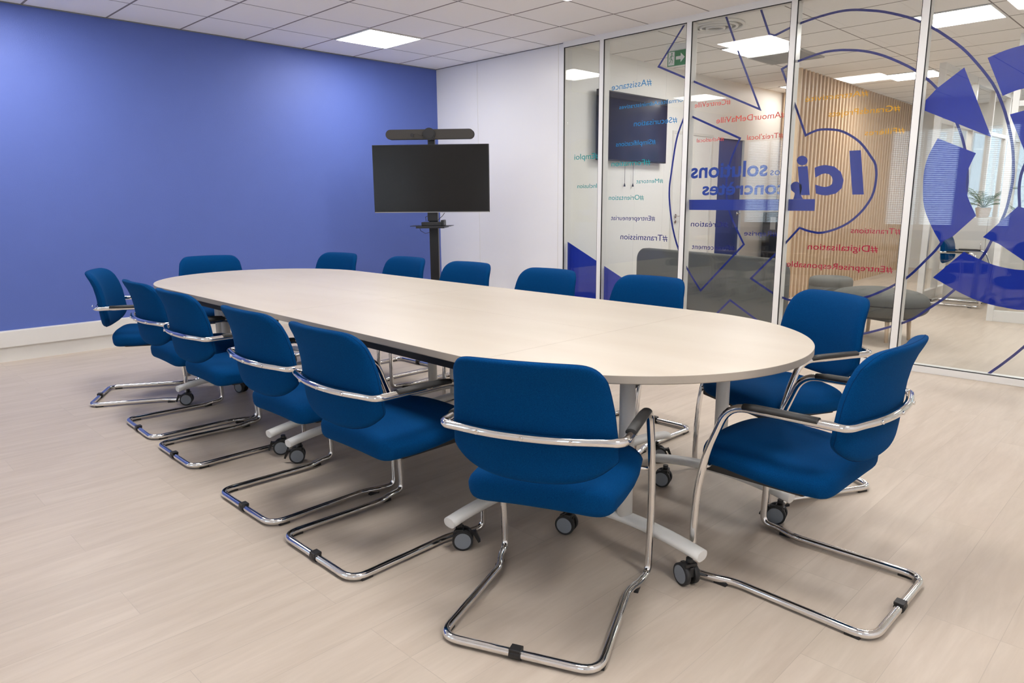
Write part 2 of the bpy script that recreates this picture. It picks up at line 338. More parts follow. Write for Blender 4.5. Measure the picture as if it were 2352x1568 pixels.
# ------------------------------------------------------------------ glazed partition (window_1)
PX = [2.011, 2.501, 3.433, 4.340, 5.256, 6.17, 7.08, 8.0]     # left glass edge of each bay
part = empty('window_1', (0, 0, 0)); tag(part, 'glazed partition with white frames and mirrored blue vinyl lettering', kind='structure')
PW = 0.047; ZB = 0.048; ZT = H - 0.052
YF0, YF1 = -0.032, 0.066
fr = MB()
fr.box(2.0, XE, YF0, YF1, 0.0, ZB, 0.002); fr.box(2.0, XE, YF0, YF1, ZT, H, 0.002)
for i, x in enumerate(PX[1:]): fr.box(x - PW, x, YF0, YF1, ZB, ZT, 0.002)
fr.box(2.0, 2.009, YF0, YF1, ZB, ZT)
fr.build('frame', M['white_metal'], part)
g = MB()
for i, x in enumerate(PX):
    x1 = (PX[i + 1] - PW) if i + 1 < len(PX) else XE
    g.box(x - 0.0005, x + 0.0045, YF0 + 0.002, -0.018, ZB, ZT); g.box(x1 - 0.004, x1 + 0.0005, YF0 + 0.002, -0.018, ZB, ZT)
    g.box(x, x1, YF0 + 0.002, -0.018, ZT - 0.005, ZT + 0.0005); g.box(x, x1, YF0 + 0.002, -0.018, ZB - 0.0005, ZB + 0.005)
g.build('gasket', M['gasket'], part)
for i, x in enumerate(PX):
    x1 = (PX[i + 1] - PW) if i + 1 < len(PX) else XE
    p_ = MB(); p_.box(x, x1, -0.018, -0.012, ZB, ZT); p_.box(x, x1, 0.028, 0.034, ZB, ZT)
    p_.build('pane', M['glass'], part)
YD = 0.0345
STROKES=[
[(3.323,2.726),(3.069,2.41),(4.052,1.955),(3.83,2.44),(3.703,2.736)],
[(4.013,2.718),(4.095,2.52),(4.139,2.504),(4.176,2.515),(4.229,2.532),(4.29,2.55),(4.352,2.564),(4.418,2.575),(4.49,2.585),(4.561,2.592),(4.623,2.595),(4.673,2.594),(4.714,2.59),(4.753,2.584),(4.796,2.575),(4.843,2.564),(4.892,2.552),(4.942,2.537),(4.992,2.519),(5.043,2.499),(5.095,2.477),(5.147,2.452),(5.199,2.423),(5.253,2.387),(5.308,2.347),(5.361,2.304),(5.409,2.264),(5.449,2.228),(5.483,2.193),(5.515,2.157),(5.548,2.117),(5.584,2.072),(5.62,2.024),(5.656,1.972),(5.688,1.915),(5.717,1.851),(5.745,1.782),(5.769,1.711),(5.789,1.644),(5.805,1.58),(5.817,1.518),(5.825,1.458),(5.831,1.401),(5.833,1.347),(5.831,1.295),(5.827,1.247),(5.823,1.205),(5.819,1.172),(5.814,1.146),(5.808,1.121),(5.8,1.092),(5.79,1.056),(5.777,1.017),(5.764,0.977),(5.751,0.941),(5.742,0.913),(5.734,0.889),(5.723,0.863),(5.705,0.827),(5.677,0.776),(5.641,0.714),(5.602,0.652),(5.563,0.597),(5.525,0.553),(5.486,0.514),(5.447,0.479),(5.41,0.447),(5.38,0.418),(5.354,0.394),(5.323,0.37),(5.276,0.342),(5.206,0.308),(5.12,0.27),(5.03,0.233),(4.946,0.203),(4.871,0.181),(4.8,0.164),(4.731,0.152),(4.66,0.143),(4.582,0.14),(4.499,0.141),(4.425,0.145),(4.373,0.147)],
[(4.216,2.244),(4.23,2.25),(4.251,2.259),(4.274,2.268),(4.295,2.275),(4.319,2.281),(4.355,2.289),(4.413,2.302),(4.483,2.316),(4.551,2.325),(4.61,2.325),(4.666,2.321),(4.72,2.313),(4.772,2.304),(4.822,2.292),(4.872,2.277),(4.92,2.259),(4.968,2.238),(5.019,2.212),(5.077,2.18),(5.139,2.143),(5.196,2.104),(5.246,2.062),(5.292,2.019),(5.33,1.977),(5.358,1.941),(5.38,1.907),(5.401,1.87),(5.426,1.829),(5.45,1.784),(5.474,1.736),(5.497,1.684),(5.519,1.628),(5.538,1.566),(5.555,1.493),(5.569,1.414),(5.576,1.337),(5.576,1.268),(5.569,1.201),(5.553,1.133),(5.525,1.059),(5.487,0.983),(5.453,0.919),(5.427,0.875),(5.403,0.843),(5.376,0.809),(5.343,0.766),(5.307,0.72),(5.274,0.683),(5.249,0.659),(5.228,0.643),(5.203,0.626),(5.172,0.604),(5.137,0.58),(5.098,0.557),(5.059,0.535),(5.017,0.513),(4.961,0.491),(4.886,0.467),(4.798,0.443),(4.707,0.426),(4.608,0.42),(4.505,0.422),(4.426,0.425),(4.386,0.429),(4.37,0.434),(4.353,0.44),(4.333,0.443),(4.313,0.447),(4.277,0.462),(4.207,0.499),(4.121,0.547),(4.059,0.581),(4.273,0.811),(4.444,1.013),(4.465,1.006),(4.495,0.995),(4.527,0.987),(4.558,0.981),(4.591,0.976),(4.629,0.979),(4.677,0.991),(4.73,1.01),(4.778,1.033),(4.818,1.058),(4.853,1.087),(4.886,1.12),(4.918,1.159),(4.946,1.203),(4.968,1.247),(4.98,1.289),(4.986,1.332),(4.988,1.372),(4.988,1.41),(4.983,1.447),(4.976,1.479),(4.965,1.504),(4.951,1.524),(4.933,1.548),(4.91,1.581),(4.882,1.617),(4.85,1.651),(4.812,1.681),(4.77,1.709),(4.729,1.731),(4.692,1.745),(4.658,1.752),(4.624,1.757),(4.591,1.76),(4.56,1.761),(4.529,1.758),(4.496,1.748),(4.464,1.735),(4.442,1.725),(4.356,1.929),(4.216,2.244)],
[(3.353,1.956),(3.338,1.922),(3.316,1.872),(3.297,1.823),(3.285,1.781),(3.276,1.739),(3.267,1.687),(3.257,1.616),(3.246,1.536),(3.238,1.467),(3.232,1.421),(3.227,1.385),(3.225,1.348),(3.225,1.306),(3.227,1.262),(3.233,1.209),(3.243,1.141),(3.257,1.064),(3.274,0.989),(3.295,0.92),(3.319,0.853),(3.346,0.79),(3.374,0.733),(3.406,0.68),(3.442,0.625),(3.492,0.557),(3.547,0.487),(3.586,0.438),(3.977,0.864),(3.947,0.915),(3.904,0.989),(3.86,1.069),(3.827,1.141),(3.808,1.2),(3.796,1.255),(3.79,1.307),(3.787,1.359),(3.788,1.41),(3.794,1.46),(3.804,1.509),(3.816,1.557),(3.833,1.608),(3.855,1.66),(3.876,1.706),(3.891,1.738),(3.431,1.95)],
[(3.731,0.22),(3.877,0.378),(4.139,0.227)],
[(5.814,0.023),(5.834,0.045),(5.862,0.077),(5.894,0.112),(5.922,0.145),(5.946,0.174),(5.968,0.201),(5.99,0.23),(6.013,0.26),(6.039,0.297),(6.068,0.338),(6.093,0.376),(6.111,0.402)],
[(5.898,1.481),(5.894,1.467),(5.888,1.447),(5.882,1.423),(5.877,1.4),(5.874,1.378),(5.873,1.354),(5.872,1.33),(5.873,1.303),(5.876,1.27),(5.881,1.232),(5.886,1.198),(5.889,1.174)]]
FILLS=[
('wedge',[(5.268,1.906),(5.33,1.977),(5.482,2.094),(5.684,1.631),(5.268,1.836)]),
('sector',[(5.367,1.644),(5.607,1.532),(5.597,1.505),(5.584,1.466),(5.573,1.43),(5.568,1.402),(5.566,1.376),(5.567,1.348),(5.57,1.316),(5.576,1.283),(5.587,1.246),(5.607,1.201),(5.632,1.153),(5.65,1.119),(5.526,0.976),(5.451,0.931),(5.435,0.957),(5.411,0.995),(5.388,1.036),(5.366,1.08),(5.344,1.127),(5.327,1.174),(5.316,1.221),(5.31,1.268),(5.306,1.312),(5.303,1.352),(5.302,1.39),(5.303,1.427),(5.306,1.462),(5.312,1.496),(5.321,1.531),(5.336,1.572),(5.354,1.614)]),
('sector',[(5.611,2.137),(5.72,1.888),(5.733,1.893),(5.751,1.9),(5.77,1.907),(5.788,1.913),(5.807,1.918),(5.831,1.922),(5.868,1.925),(5.91,1.927),(5.94,1.929),(5.908,2.212),(5.802,2.189),(5.777,2.185),(5.742,2.179),(5.707,2.171),(5.672,2.16),(5.636,2.146)]),
('sector',[(5.772,1.768),(5.874,1.537),(6.007,1.328),(6.042,1.804),(5.846,1.785)]),
('wedge',[(5.704,0.976),(5.879,1.18),(6.028,1.136),(6.075,0.719),(5.951,0.828),(5.8,0.934)]),
('sector',[(5.429,0.683),(5.602,0.873),(5.63,0.859),(5.67,0.839),(5.711,0.821),(5.747,0.806),(5.783,0.793),(5.822,0.783),(5.864,0.775),(5.91,0.769),(5.957,0.768),(6.013,0.776),(6.071,0.79),(6.112,0.8),(6.141,0.54),(6.099,0.529),(6.039,0.515),(5.986,0.505),(5.949,0.503),(5.919,0.506),(5.885,0.51),(5.845,0.515),(5.802,0.522),(5.758,0.532),(5.716,0.544),(5.673,0.56),(5.624,0.581),(5.556,0.615),(5.482,0.655)]),
('triangle',[(2.02,0.82),(2.669,0.518),(3.609,0.08),(2.02,0.08)]),
('bar',[(3.434,1.239),(4.551,1.237),(4.554,1.146),(3.438,1.15)]),
('comma',[(4.377,1.238),(4.384,1.259),(4.388,1.283),(4.374,1.295),(4.358,1.307),(4.351,1.328),(4.35,1.348),(4.359,1.362),(4.372,1.371),(4.387,1.374),(4.403,1.372),(4.419,1.363),(4.433,1.35),(4.44,1.334),(4.442,1.316),(4.438,1.296),(4.435,1.275),(4.446,1.254),(4.458,1.238)])]
TEXTS=[
('#Emploi', 2.101, 2.425, 1.643, 0.054, 2, 0.0),
('#Inclusion', 2.142, 2.441, 1.362, 0.041, 2, 0.0),
('#Assistance', 2.554, 3.002, 2.262, 0.056, 1, 0.0),
('#FormalitésAdministratives', 2.647, 3.404, 2.083, 0.036, 1, 0.0),
('#Securisation', 2.817, 3.284, 1.915, 0.048, 1, 0.0),
('#Simplifications', 2.616, 3.063, 1.743, 0.043, 1, 0.0),
('#Formation', 2.567, 3.013, 1.56, 0.051, 2, 0.0),
('#Mentorat', 2.861, 3.156, 1.394, 0.038, 2, 0.0),
('#Orientation', 2.543, 2.95, 1.242, 0.046, 2, 0.0),
('#Entrepreneuriat', 2.575, 3.082, 1.05, 0.044, 0, 0.0),
('#Transmission', 2.692, 3.223, 0.867, 0.055, 0, 0.0),
('#CentreVille', 3.452, 3.79, 2.021, 0.042, 3, 0.0),
('#AmourDeMaVille', 3.667, 4.28, 1.875, 0.047, 3, 0.0),
('#Achatlocal', 3.488, 3.746, 1.729, 0.032, 3, 0.0),
("#Treiz'local", 3.954, 4.262, 1.72, 0.04, 3, 0.0),
('solutions', 3.442, 4.147, 1.428, 0.122, 6, 0.022),
('vos', 4.173, 4.3, 1.429, 0.058, 6, 0.0),
('concrètes', 3.561, 4.318, 1.28, 0.106, 6, 0.022),
('#Création', 3.461, 3.826, 1.005, 0.048, 0, 0.0),
('#Reprise', 3.975, 4.268, 0.939, 0.042, 0, 0.0),
('#Financement', 3.481, 3.897, 0.806, 0.044, 0, 0.0),
('#Attractivité', 4.42, 4.885, 1.977, 0.04, 5, 0.0),
('#GrandsProjets', 4.607, 5.11, 1.85, 0.042, 5, 0.0),
('#Filières', 4.882, 5.153, 1.695, 0.039, 5, 0.0),
('#Transitions', 4.841, 5.19, 0.982, 0.041, 4, 0.0),
('#Digitalisation', 4.522, 5.046, 0.845, 0.048, 4, 0.0),
('#EntrepriseResponsable', 4.361, 5.161, 0.7, 0.045, 4, 0.0),
('Ici', 4.423, 4.91, 1.282, 0.295, 7, 0.032)]

def ribbon(mb, pts, w, y0, y1):
    P = [Vector((a, b)) for a, b in pts]
    Q = [P[0]]
    for p in P[1:]:
        if (p - Q[-1]).length > 1e-4: Q.append(p)
    P = Q; n = len(P); closed = (P[0] - P[-1]).length < 1e-3
    if closed: P = P[:-1]; n -= 1
    Lf, Rt = [], []
    for i in range(n):
        a = P[i - 1] if (i > 0 or closed) else None; b = P[(i + 1) % n] if (i < n - 1 or closed) else None
        d1 = (P[i] - a).normalized() if a is not None else None; d2 = (b - P[i]).normalized() if b is not None else None
        if d1 is None: d1 = d2
        if d2 is None: d2 = d1
        n1 = Vector((-d1.y, d1.x)); n2 = Vector((-d2.y, d2.x)); mm = n1 + n2
        if mm.length < 1e-3: mm = n1
        mm.normalize(); k = min(2.6, 1.0 / max(0.3, mm.dot(n1)))
        Lf.append(P[i] + mm * (w / 2 * k)); Rt.append(P[i] - mm * (w / 2 * k))
    V = []; F = []
    for i in range(n):
        for q, y in ((Lf[i], y0), (Rt[i], y0), (Rt[i], y1), (Lf[i], y1)): V.append((q.x, y, q.y))
    for i in range(n if closed else n - 1):
        j = (i + 1) % n
        for k in range(4): F.append((i * 4 + k, i * 4 + (k + 1) % 4, j * 4 + (k + 1) % 4, j * 4 + k))
    if not closed: F += [(0, 1, 2, 3), (n * 4 - 1, n * 4 - 2, n * 4 - 3, n * 4 - 4)]
    mb.add(V, F)
for s in STROKES:
    mb = MB(); ribbon(mb, s, 0.0168, YD + 0.0012, YD + 0.0018); o = mb.build('vinyl_outline', M['vinyl_line'], part); o['label'] = 'thin navy outline stuck on the glass'
for nme, pts in FILLS:
    mb = MB(); mb.prism([(a, YD, b) for a, b in pts], None, (0, 0.0006, 0))
    o = mb.build('vinyl_' + nme, M['vinyl_solid'] if nme not in ('bar', 'comma') else VM[7], part); o['label'] = 'solid blue vinyl %s on the glass' % nme
def glyphs(text, bold):
    cu = bpy.data.curves.new('t', 'FONT'); cu.body = text; cu.size = 1.0; cu.offset = bold; cu.resolution_u = 3; cu.space_character = 1.12 if text == 'Ici' else 1.0
    ob = bpy.data.objects.new('t', cu); C.objects.link(ob)
    dg = bpy.context.evaluated_depsgraph_get(); me = bpy.data.meshes.new_from_object(ob.evaluated_get(dg))
    V = [v.co.copy() for v in me.vertices]; F = [tuple(p.vertices) for p in me.polygons]
    bpy.data.objects.remove(ob); bpy.data.curves.remove(cu); bpy.data.meshes.remove(me)
    return V, F
capV, _ = glyphs('I', 0.0); CAP = max(v.y for v in capV)
def lettering(text, x0, x1, z, h, col, bold, parent, y, th=0.0006, mirror=True, name='lettering', mat=None):
    V, F = glyphs(text, bold); a = min(v.x for v in V); b = max(v.x for v in V); sx = (x1 - x0) / (b - a); sz = h / CAP
    n = len(V); out = []
    lean = .15 if text == 'Ici' else 0.0
    for yy in (y, y + th):
        for v in V: out.append(((x1 - (v.x - a) * sx - lean * v.y * sz) if mirror else (x0 + (v.x - a) * sx), yy, z + v.y * sz))
    # edges used once form the rim
    cnt = {}
    for f in F:
        for i in range(len(f)):
            e = (f[i], f[(i + 1) % len(f)]); cnt[tuple(sorted(e))] = cnt.get(tuple(sorted(e)), 0) + 1
    rim = [(f[i], f[(i + 1) % len(f)]) for f in F for i in range(len(f)) if cnt[tuple(sorted((f[i], f[(i + 1) % len(f)])))] == 1]
    FF = F + [tuple(i + n for i in f)[::-1] for f in F] + [(b_, a_, a_ + n, b_ + n) for a_, b_ in rim]
    mb = MB(); mb.add(out, FF); o = mb.build(name, mat or VM[col], parent); return o
for (s, x0, x1, z, h, col, bold) in TEXTS:
    o = lettering(s, x0, x1, z, h, col, bold, part, YD); o['label'] = '%s vinyl word %s, mirrored' % (VN[col], s.replace('#', ''))

# ------------------------------------------------------------------ ceiling lights
def panel(x, y, label, group):
    t = empty('ceiling_light', (x, y, H)); tag(t, label, 'ceiling light', group)
    f = MB(); a = 0.298; b = 0.284
    f.box(-a, a, -a, -b, -0.010, -0.0005); f.box(-a, a, b, a, -0.010, -0.0005); f.box(-a, -b, -b, b, -0.010, -0.0005); f.box(b, a, -b, b, -0.010, -0.0005)
    f.build('light_frame', M['white_metal'], t)
    MB().box(-b, b, -b, b, -0.006, -0.0008).build('diffuser', M['lamp'] if y < 0 else M['recess_fill'] if x < 2.6 else M['lamp_lobby'], t)
RL = ['square lit ceiling panel near the blue wall, the one seen directly', 'lit ceiling panel over the far left end of the table', 'lit ceiling panel between the table and the glass partition',
      'lit ceiling panel above the near side of the table', 'lit ceiling panel near the glass, above the right chairs', 'lit ceiling panel above the chair nearest the camera', 'lit ceiling panel by the wall behind the camera']
for (x, y), l in zip(ROOM_LIGHTS, RL): panel(x, y, l, 'square ceiling lights in the meeting room')
LL = ['lit ceiling panel beside the slatted wood wall', 'lit lobby ceiling panel just beyond the glass', 'lit lobby ceiling panel by the far right wall', 'lit ceiling panel over the glazed office', 'lit ceiling panel at the far end of the office', 'lit ceiling panel next to the grey ventilation grille', 'added unseen panel brightening the recess behind the slatted wood wall']
for (x, y), l in zip(LOBBY_LIGHTS, LL): panel(x, y, l, 'ceiling lights in the lobby')
# ------------------------------------------------------------------ chairs
def lerp_tab(tab, z):
    if z <= tab[0][0]: return tab[0][1]
    for (a, b), (c, d) in zip(tab, tab[1:]):
        if z <= c:
            t = (z - a) / (c - a); t = t * t * (3 - 2 * t) if False else t; return b + (d - b) * t
    return tab[-1][1]
WT = [(.47, .238), (.56, .243), (.62, .241), (.70, .233), (.76, .224), (.80, .217), (.84, .209)]
YT = [(.47, .095), (.53, .091), (.60, .084), (.68, .078), (.74, .066), (.78, .051), (.81, .035), (.833, .021)]
OY = 0.30   # the origin sits under the middle of the sled
def tube_y(x): return 0.058 + 0.042 * (abs(x) / .235) ** 2.2
def backrest_meshes():
    nu, nv = 36, 30; V = []; F = []
    def surf(u, v):
        zt = .836 - .003 * u * u - .050 * abs(u) ** 13; zb = .479 + .026 * u * u + .048 * abs(u) ** 5
        z = zb + (zt - zb) * v; w = lerp_tab(WT, z); x = u * w
        y = lerp_tab(YT, z) + .043 * (abs(x) / .235) ** 2.2 + .001
        return x, y, z
    def thick(u, v):
        a = max(0.0, 1 - abs(u) ** 12) ** .5; q = abs(2 * v - 1); b = max(0.0, 1 - q ** 14) ** .5; return a * b
    def prm(i, n): s = -math.cos(PI * i / n); return s * (1.0 - 0.0) * .5 + s * .5
    us = []
    for i in range(nu + 1): s = i / nu * 2 - 1; us.append(math.copysign(1 - (1 - abs(s)) ** 1.8, s) if abs(s) > 0 else 0.0)
    vs = []
    for j in range(nv + 1): s = j / nv * 2 - 1; vs.append((math.copysign(1 - (1 - abs(s)) ** 1.8, s) + 1) / 2)
    idx = {}
    for side in (0, 1):
        for i, u in enumerate(us):
            for j, v in enumerate(vs):
                rim = i in (0, nu) or j in (0, nv)
                if rim and side == 1: idx[(1, i, j)] = idx[(0, i, j)]; continue
                x, y, z = surf(u, v); t = thick(u, v); half = .024
                y = y + (-half * t * .85 if side == 0 else half * t * 1.15 + .004 * t) + .012
                idx[(side, i, j)] = len(V); V.append((x, y, z))
    for side in (0, 1):
        for i in range(nu):
            for j in range(nv):
                q = (idx[(side, i, j)], idx[(side, i + 1, j)], idx[(side, i + 1, j + 1)], idx[(side, i, j + 1)])
                F.append(q if side == 0 else q[::-1])
    # seam line along the rim
    ring = [surf(u, 1.0) for u in us] + [surf(1.0, v) for v in vs[::-1][1:]] + [surf(u, 0.0) for u in us[::-1][1:]] + [surf(-1.0, v) for v in vs[1:-1]]
    ring = [(x * .9975, y + .012, z - .0008) for x, y, z in ring]
    return V, F, ring
def seat_mesh():
    nu, nv = 34, 36; V = []; F = []; idx = {}
    def surf(u, v, side):
        # v: 0 rear .. 1 front
        yr = .148 + .008 * u * u + .040 * abs(u) ** 10; yf = .612 - .022 * u * u - .040 * abs(u) ** 6; y = yr + (yf - yr) * v
        w = .226 + .019 * min(1, (v / .5)) ** .9 - .012 * max(0, v - .7) / .3
        x = u * w
        e = (max(0, 1 - abs(u) ** 8) ** .5) * (max(0, 1 - abs(2 * v - 1) ** 16) ** .5)
        mid = .420 + .010 * math.exp(-((v - .02) / .2) ** 2) + .016 * v - .012 * max(0, (v - .75) / .25) ** 1.8 - .016 * abs(u) ** 2.5 * (1 - .6 * v)
        top = .033 * e + .006 * math.cos(u * PI / 2) * e; 
        sad = -.010 * math.exp(-(((abs(u) - .0) / .55) ** 2)) * math.exp(-((v - .35) / .25) ** 2)
        bot = -(.060 - .020 * v) * e ** .7
        return x, y, mid + ((top + sad) if side else bot)
    us = [math.copysign(1 - (1 - abs(s)) ** 1.7, s) for s in [i / nu * 2 - 1 for i in range(nu + 1)]]
    vs = [(math.copysign(1 - (1 - abs(s)) ** 1.7, s) + 1) / 2 for s in [j / nv * 2 - 1 for j in range(nv + 1)]]
    for side in (0, 1):
        for i, u in enumerate(us):
            for j, v in enumerate(vs):
                if (i in (0, nu) or j in (0, nv)) and side == 1: idx[(1, i, j)] = idx[(0, i, j)]; continue
                idx[(side, i, j)] = len(V); V.append(surf(u, v, side))
    for side in (0, 1):
        for i in range(nu):
            for j in range(nv):
                q = (idx[(side, i, j)], idx[(side, i + 1, j)], idx[(side, i + 1, j + 1)], idx[(side, i, j + 1)])
                F.append(q if side == 1 else q[::-1])
    return V, F
def sh(pts): return [(p[0], p[1] - OY, p[2]) + tuple(p[3:]) for p in pts]
def make_chair():
    t = empty('meeting_chair', (0, 0, 0))
    R = 0.0125; z0 = 0.0165
    half = [(.234, .0, z0, .062), (.222, .43, z0, .035), (.248, .495, z0 + .001, .035), (.258, .570, z0, .070),
            (.262, .566, .20, .05), (.264, .555, .33, .05), (.265, .528, .45, .05), (.266, .462, .618, .062), (.266, .106, .620, .062)]
    back = [(x, tube_y(x), .622) for x in (.20, .15, .10, .05)]
    loop = [(0, 0, z0, 0)] + half + [(a, b, c, .02) for a, b, c in back] + [(0, tube_y(0), .622, .02)]
    loop += [(-a, b, c, .02) for a, b, c in back[::-1]] + [(-p[0],) + tuple(p[1:]) for p in half[::-1]]
    fr = MB(); fr.tube(fillet(sh(loop), closed=True), R, 16, closed=True); fr.build('tube_frame', M['chrome'], t)
    V, F, ring = backrest_meshes()
    b = MB(); b.add([(x, y - OY, z) for x, y, z in V], F, True); bo = b.build('backrest', M['fabric'], t)
    s = MB(); s.tube([(x, y - OY, z) for x, y, z in ring], .0016, 6, closed=True); s.build('seam', M['seam'], bo)
    V, F = seat_mesh(); s = MB(); s.add([(x, y - OY, z) for x, y, z in V], F, True); s.build('seat', M['fabric'], t)
    p = MB(); p.box(-.220, .220, .23 - OY, .570 - OY, .368, .400, .008); p.build('seat_pan', M['black_plastic'], t)
    for sx in (-1, 1):
        p = MB(); pts = sh([(sx * .266, .185, .6265), (sx * .266, .28, .6265), (sx * .266, .375, .6255), (sx * .266, .412, .6225)])
        p.tube(pts, [.0155, .0168, .0168, .0155], 16, flat=.66); p.build('armrest_pad', M['soft_black'], t)
        for yy in (.055, .47):
            g = MB(); xx = .232 if yy < .1 else .240; g.box(sx * xx - .009, sx * xx + .009, yy - .022 - OY, yy + .022 - OY, 0.0, 0.010, .002); g.build('glide', M['black_plastic'], t)
    c = MB(); c.tube(sh([(-.262, .545, .392), (-.19, .54, .388), (.19, .54, .388), (.262, .545, .392)]), .0075, 10); c.build('crossbar', M['chrome'], t)
    for xx in (-.135, 0.0, .135):
        y = tube_y(xx); q = MB(); q.cyl((xx, y - OY - R - .0035, .622), (xx, y - OY - R + .004, .622), .0062, 14); q.build('screw', M['chrome'], t)
    k = MB(); k.tube(sh([(-.017, 0, z0), (.017, 0, z0)]), .0158, 18); k.box(-.017, .017, -.014 - OY, .016 - OY, z0 + .008, z0 + .0175, .002); k.build('stacking_clip', M['black_plastic'], t)
    return t
proto = make_chair()
CH = [  # rear bar midpoint, forward angle, label, group
 (5.629, -4.420, 113.5, 'blue fabric cantilever chair seen from behind, the nearest to the camera', 'chairs at the rounded ends'),
 (6.312, -3.437, 179.5, 'blue cantilever chair at the right end of the table, seen side-on with both armrests', 'chairs at the rounded ends'),
 (4.735, -4.520, 90.0, 'blue cantilever chair on the near side, just left of the nearest chair', 'near-side row of blue chairs'),
 (4.150, -4.510, 90.0, 'blue cantilever chair on the near side, over two neighbouring casters', 'near-side row of blue chairs'),
 (3.305, -4.475, 89.0, 'blue cantilever chair, middle one of the near-side row', 'near-side row of blue chairs'),
 (2.716, -4.450, 88.0, 'blue cantilever chair, second from the blue wall on the near side', 'near-side row of blue chairs'),
 (1.795, -4.385, 60.0, 'blue cantilever chair turned side-on beside the white trunking, far left', 'chairs at the rounded ends'),
 (1.130, -3.330, -18.0, 'blue cantilever chair behind the far left rounded end of the table', 'chairs at the rounded ends'),
 (1.730, -2.440, -80.0, 'blue chair across the table against the blue wall, only its backrest top showing', 'far-side row of blue chairs'),
 (2.540, -2.355, -88.0, 'blue chair across the table just left of the screen pole', 'far-side row of blue chairs'),
 (3.240, -2.365, -87.0, 'blue chair across the table just right of the screen pole', 'far-side row of blue chairs'),
 (3.985, -2.375, -88.0, 'blue chair across the table in front of the white wall edge', 'far-side row of blue chairs'),
 (4.700, -2.345, -90.0, 'blue chair across the table in front of the grey sofa', 'far-side row of blue chairs'),
 (5.715, -2.415, -116.0, 'blue chair beyond the right table end, before the glass, backrest fully in view', 'chairs at the rounded ends'),
 (4.43, 3.97, 0.0, 'blue cantilever chair out in the glazed office beyond the partition', 'office seats')]
for i, (x, y, a, lab, grp) in enumerate(CH):
    o = proto if i == 0 else copy_tree(proto)
    a = math.radians(a); o.location = (x + math.cos(a) * OY, y + math.sin(a) * OY, 0); o.rotation_euler = (0, 0, a - PI / 2)
    tag(o, lab, 'chair', grp)

# ------------------------------------------------------------------ the conference table
TZ = .743; TH = .026; YC = -3.458; HW = .692
S0, S1, S2 = 2.335, 3.785, 5.23; DX = .735
tb = empty('conference_table', ((S0 + S2) / 2, YC, 0), -.0172); tag(tb, 'long oval pale maple conference table on white castered legs', 'table')
bx, by = (S0 + S2) / 2, YC
def slab(name, pts):
    n = len(pts); V = []; b = .0018; F = []; fm = []
    cx = sum(p[0] for p in pts) / n; cy = sum(p[1] for p in pts) / n
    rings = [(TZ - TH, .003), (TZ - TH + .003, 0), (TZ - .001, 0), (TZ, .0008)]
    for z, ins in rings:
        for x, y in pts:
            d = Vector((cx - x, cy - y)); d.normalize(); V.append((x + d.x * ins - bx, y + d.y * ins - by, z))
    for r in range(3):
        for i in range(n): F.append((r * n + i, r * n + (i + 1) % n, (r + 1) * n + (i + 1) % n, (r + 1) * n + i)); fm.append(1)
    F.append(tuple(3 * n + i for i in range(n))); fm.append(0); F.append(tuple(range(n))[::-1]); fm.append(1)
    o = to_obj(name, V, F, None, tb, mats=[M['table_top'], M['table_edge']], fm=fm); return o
def rect(x0, x1, y0, y1): return [(x0, y0), (x1, y0), (x1, y1), (x0, y1)]
gp = .00018
for (a, b) in ((S0, S1), (S1, S2)):
    slab('tabletop', rect(a + gp, b - gp, YC - HW, YC - gp)); slab('tabletop', rect(a + gp, b - gp, YC + gp, YC + HW))
for sgn, xs_ in ((1, S2), (-1, S0)):
    pts = [(xs_ + sgn * (gp + DX * math.sin(t)), YC - HW * math.cos(t)) for t in [PI * k / 64 for k in range(65)]]
    slab('tabletop', pts if sgn > 0 else pts[::-1])
# rails
rl = []
for (a, b) in ((S0 + .11, S1 - .11), (S1 + .11, S2 - .11)):
    for y in (YC - HW + .075, YC - .09, YC + .09, YC + HW - .075):
        r = MB(); r.box(a - bx, b - bx, y - .02 - by, y + .02 - by, TZ - TH - .045, TZ - TH - .0005, .003); r.box(a - bx, b - bx, y - .024 - by, y + .024 - by, TZ - TH - .024, TZ - TH - .018); r.build('rail', M['black_metal'], tb)
for sgn, xs_ in ((1, S2), (-1, S0)):
    r = MB(); xa, xb = sorted((xs_ + sgn * .285, xs_ + sgn * .315))
    zt_ = TZ - TH - .0005; xa = xs_ + sgn * .275 - .004 - bx
    r.prism([(xa, -.268, zt_), (xa, .358, zt_), (xa, .358, zt_ - .115), (xa, .325, zt_ - .115), (xa, .16, zt_ - .045), (xa, -.05, zt_ - .045), (xa, -.235, zt_ - .115), (xa, -.268, zt_ - .115)], None, (.008, 0, 0))
    r.box(xa - .03, xa + .038, -.268, .358, zt_ - .012, zt_); r.build('rail', M['black_metal'], tb)
    for yy_ in (-.25, -.20):
        q = MB(); q.cyl((xa - .002, yy_, zt_ - .075 - (yy_ + .25) * .2), (xa + .0115, yy_, zt_ - .075 - (yy_ + .25) * .2), .006, 12); q.build('screw', M['chrome'], tb)
    q = MB(); q.cyl((xa + .005, .30, zt_ - .06), (xa + .05, .30, zt_ - .06), .022, 18); q.build('release_knob', M['black_plastic'], tb)
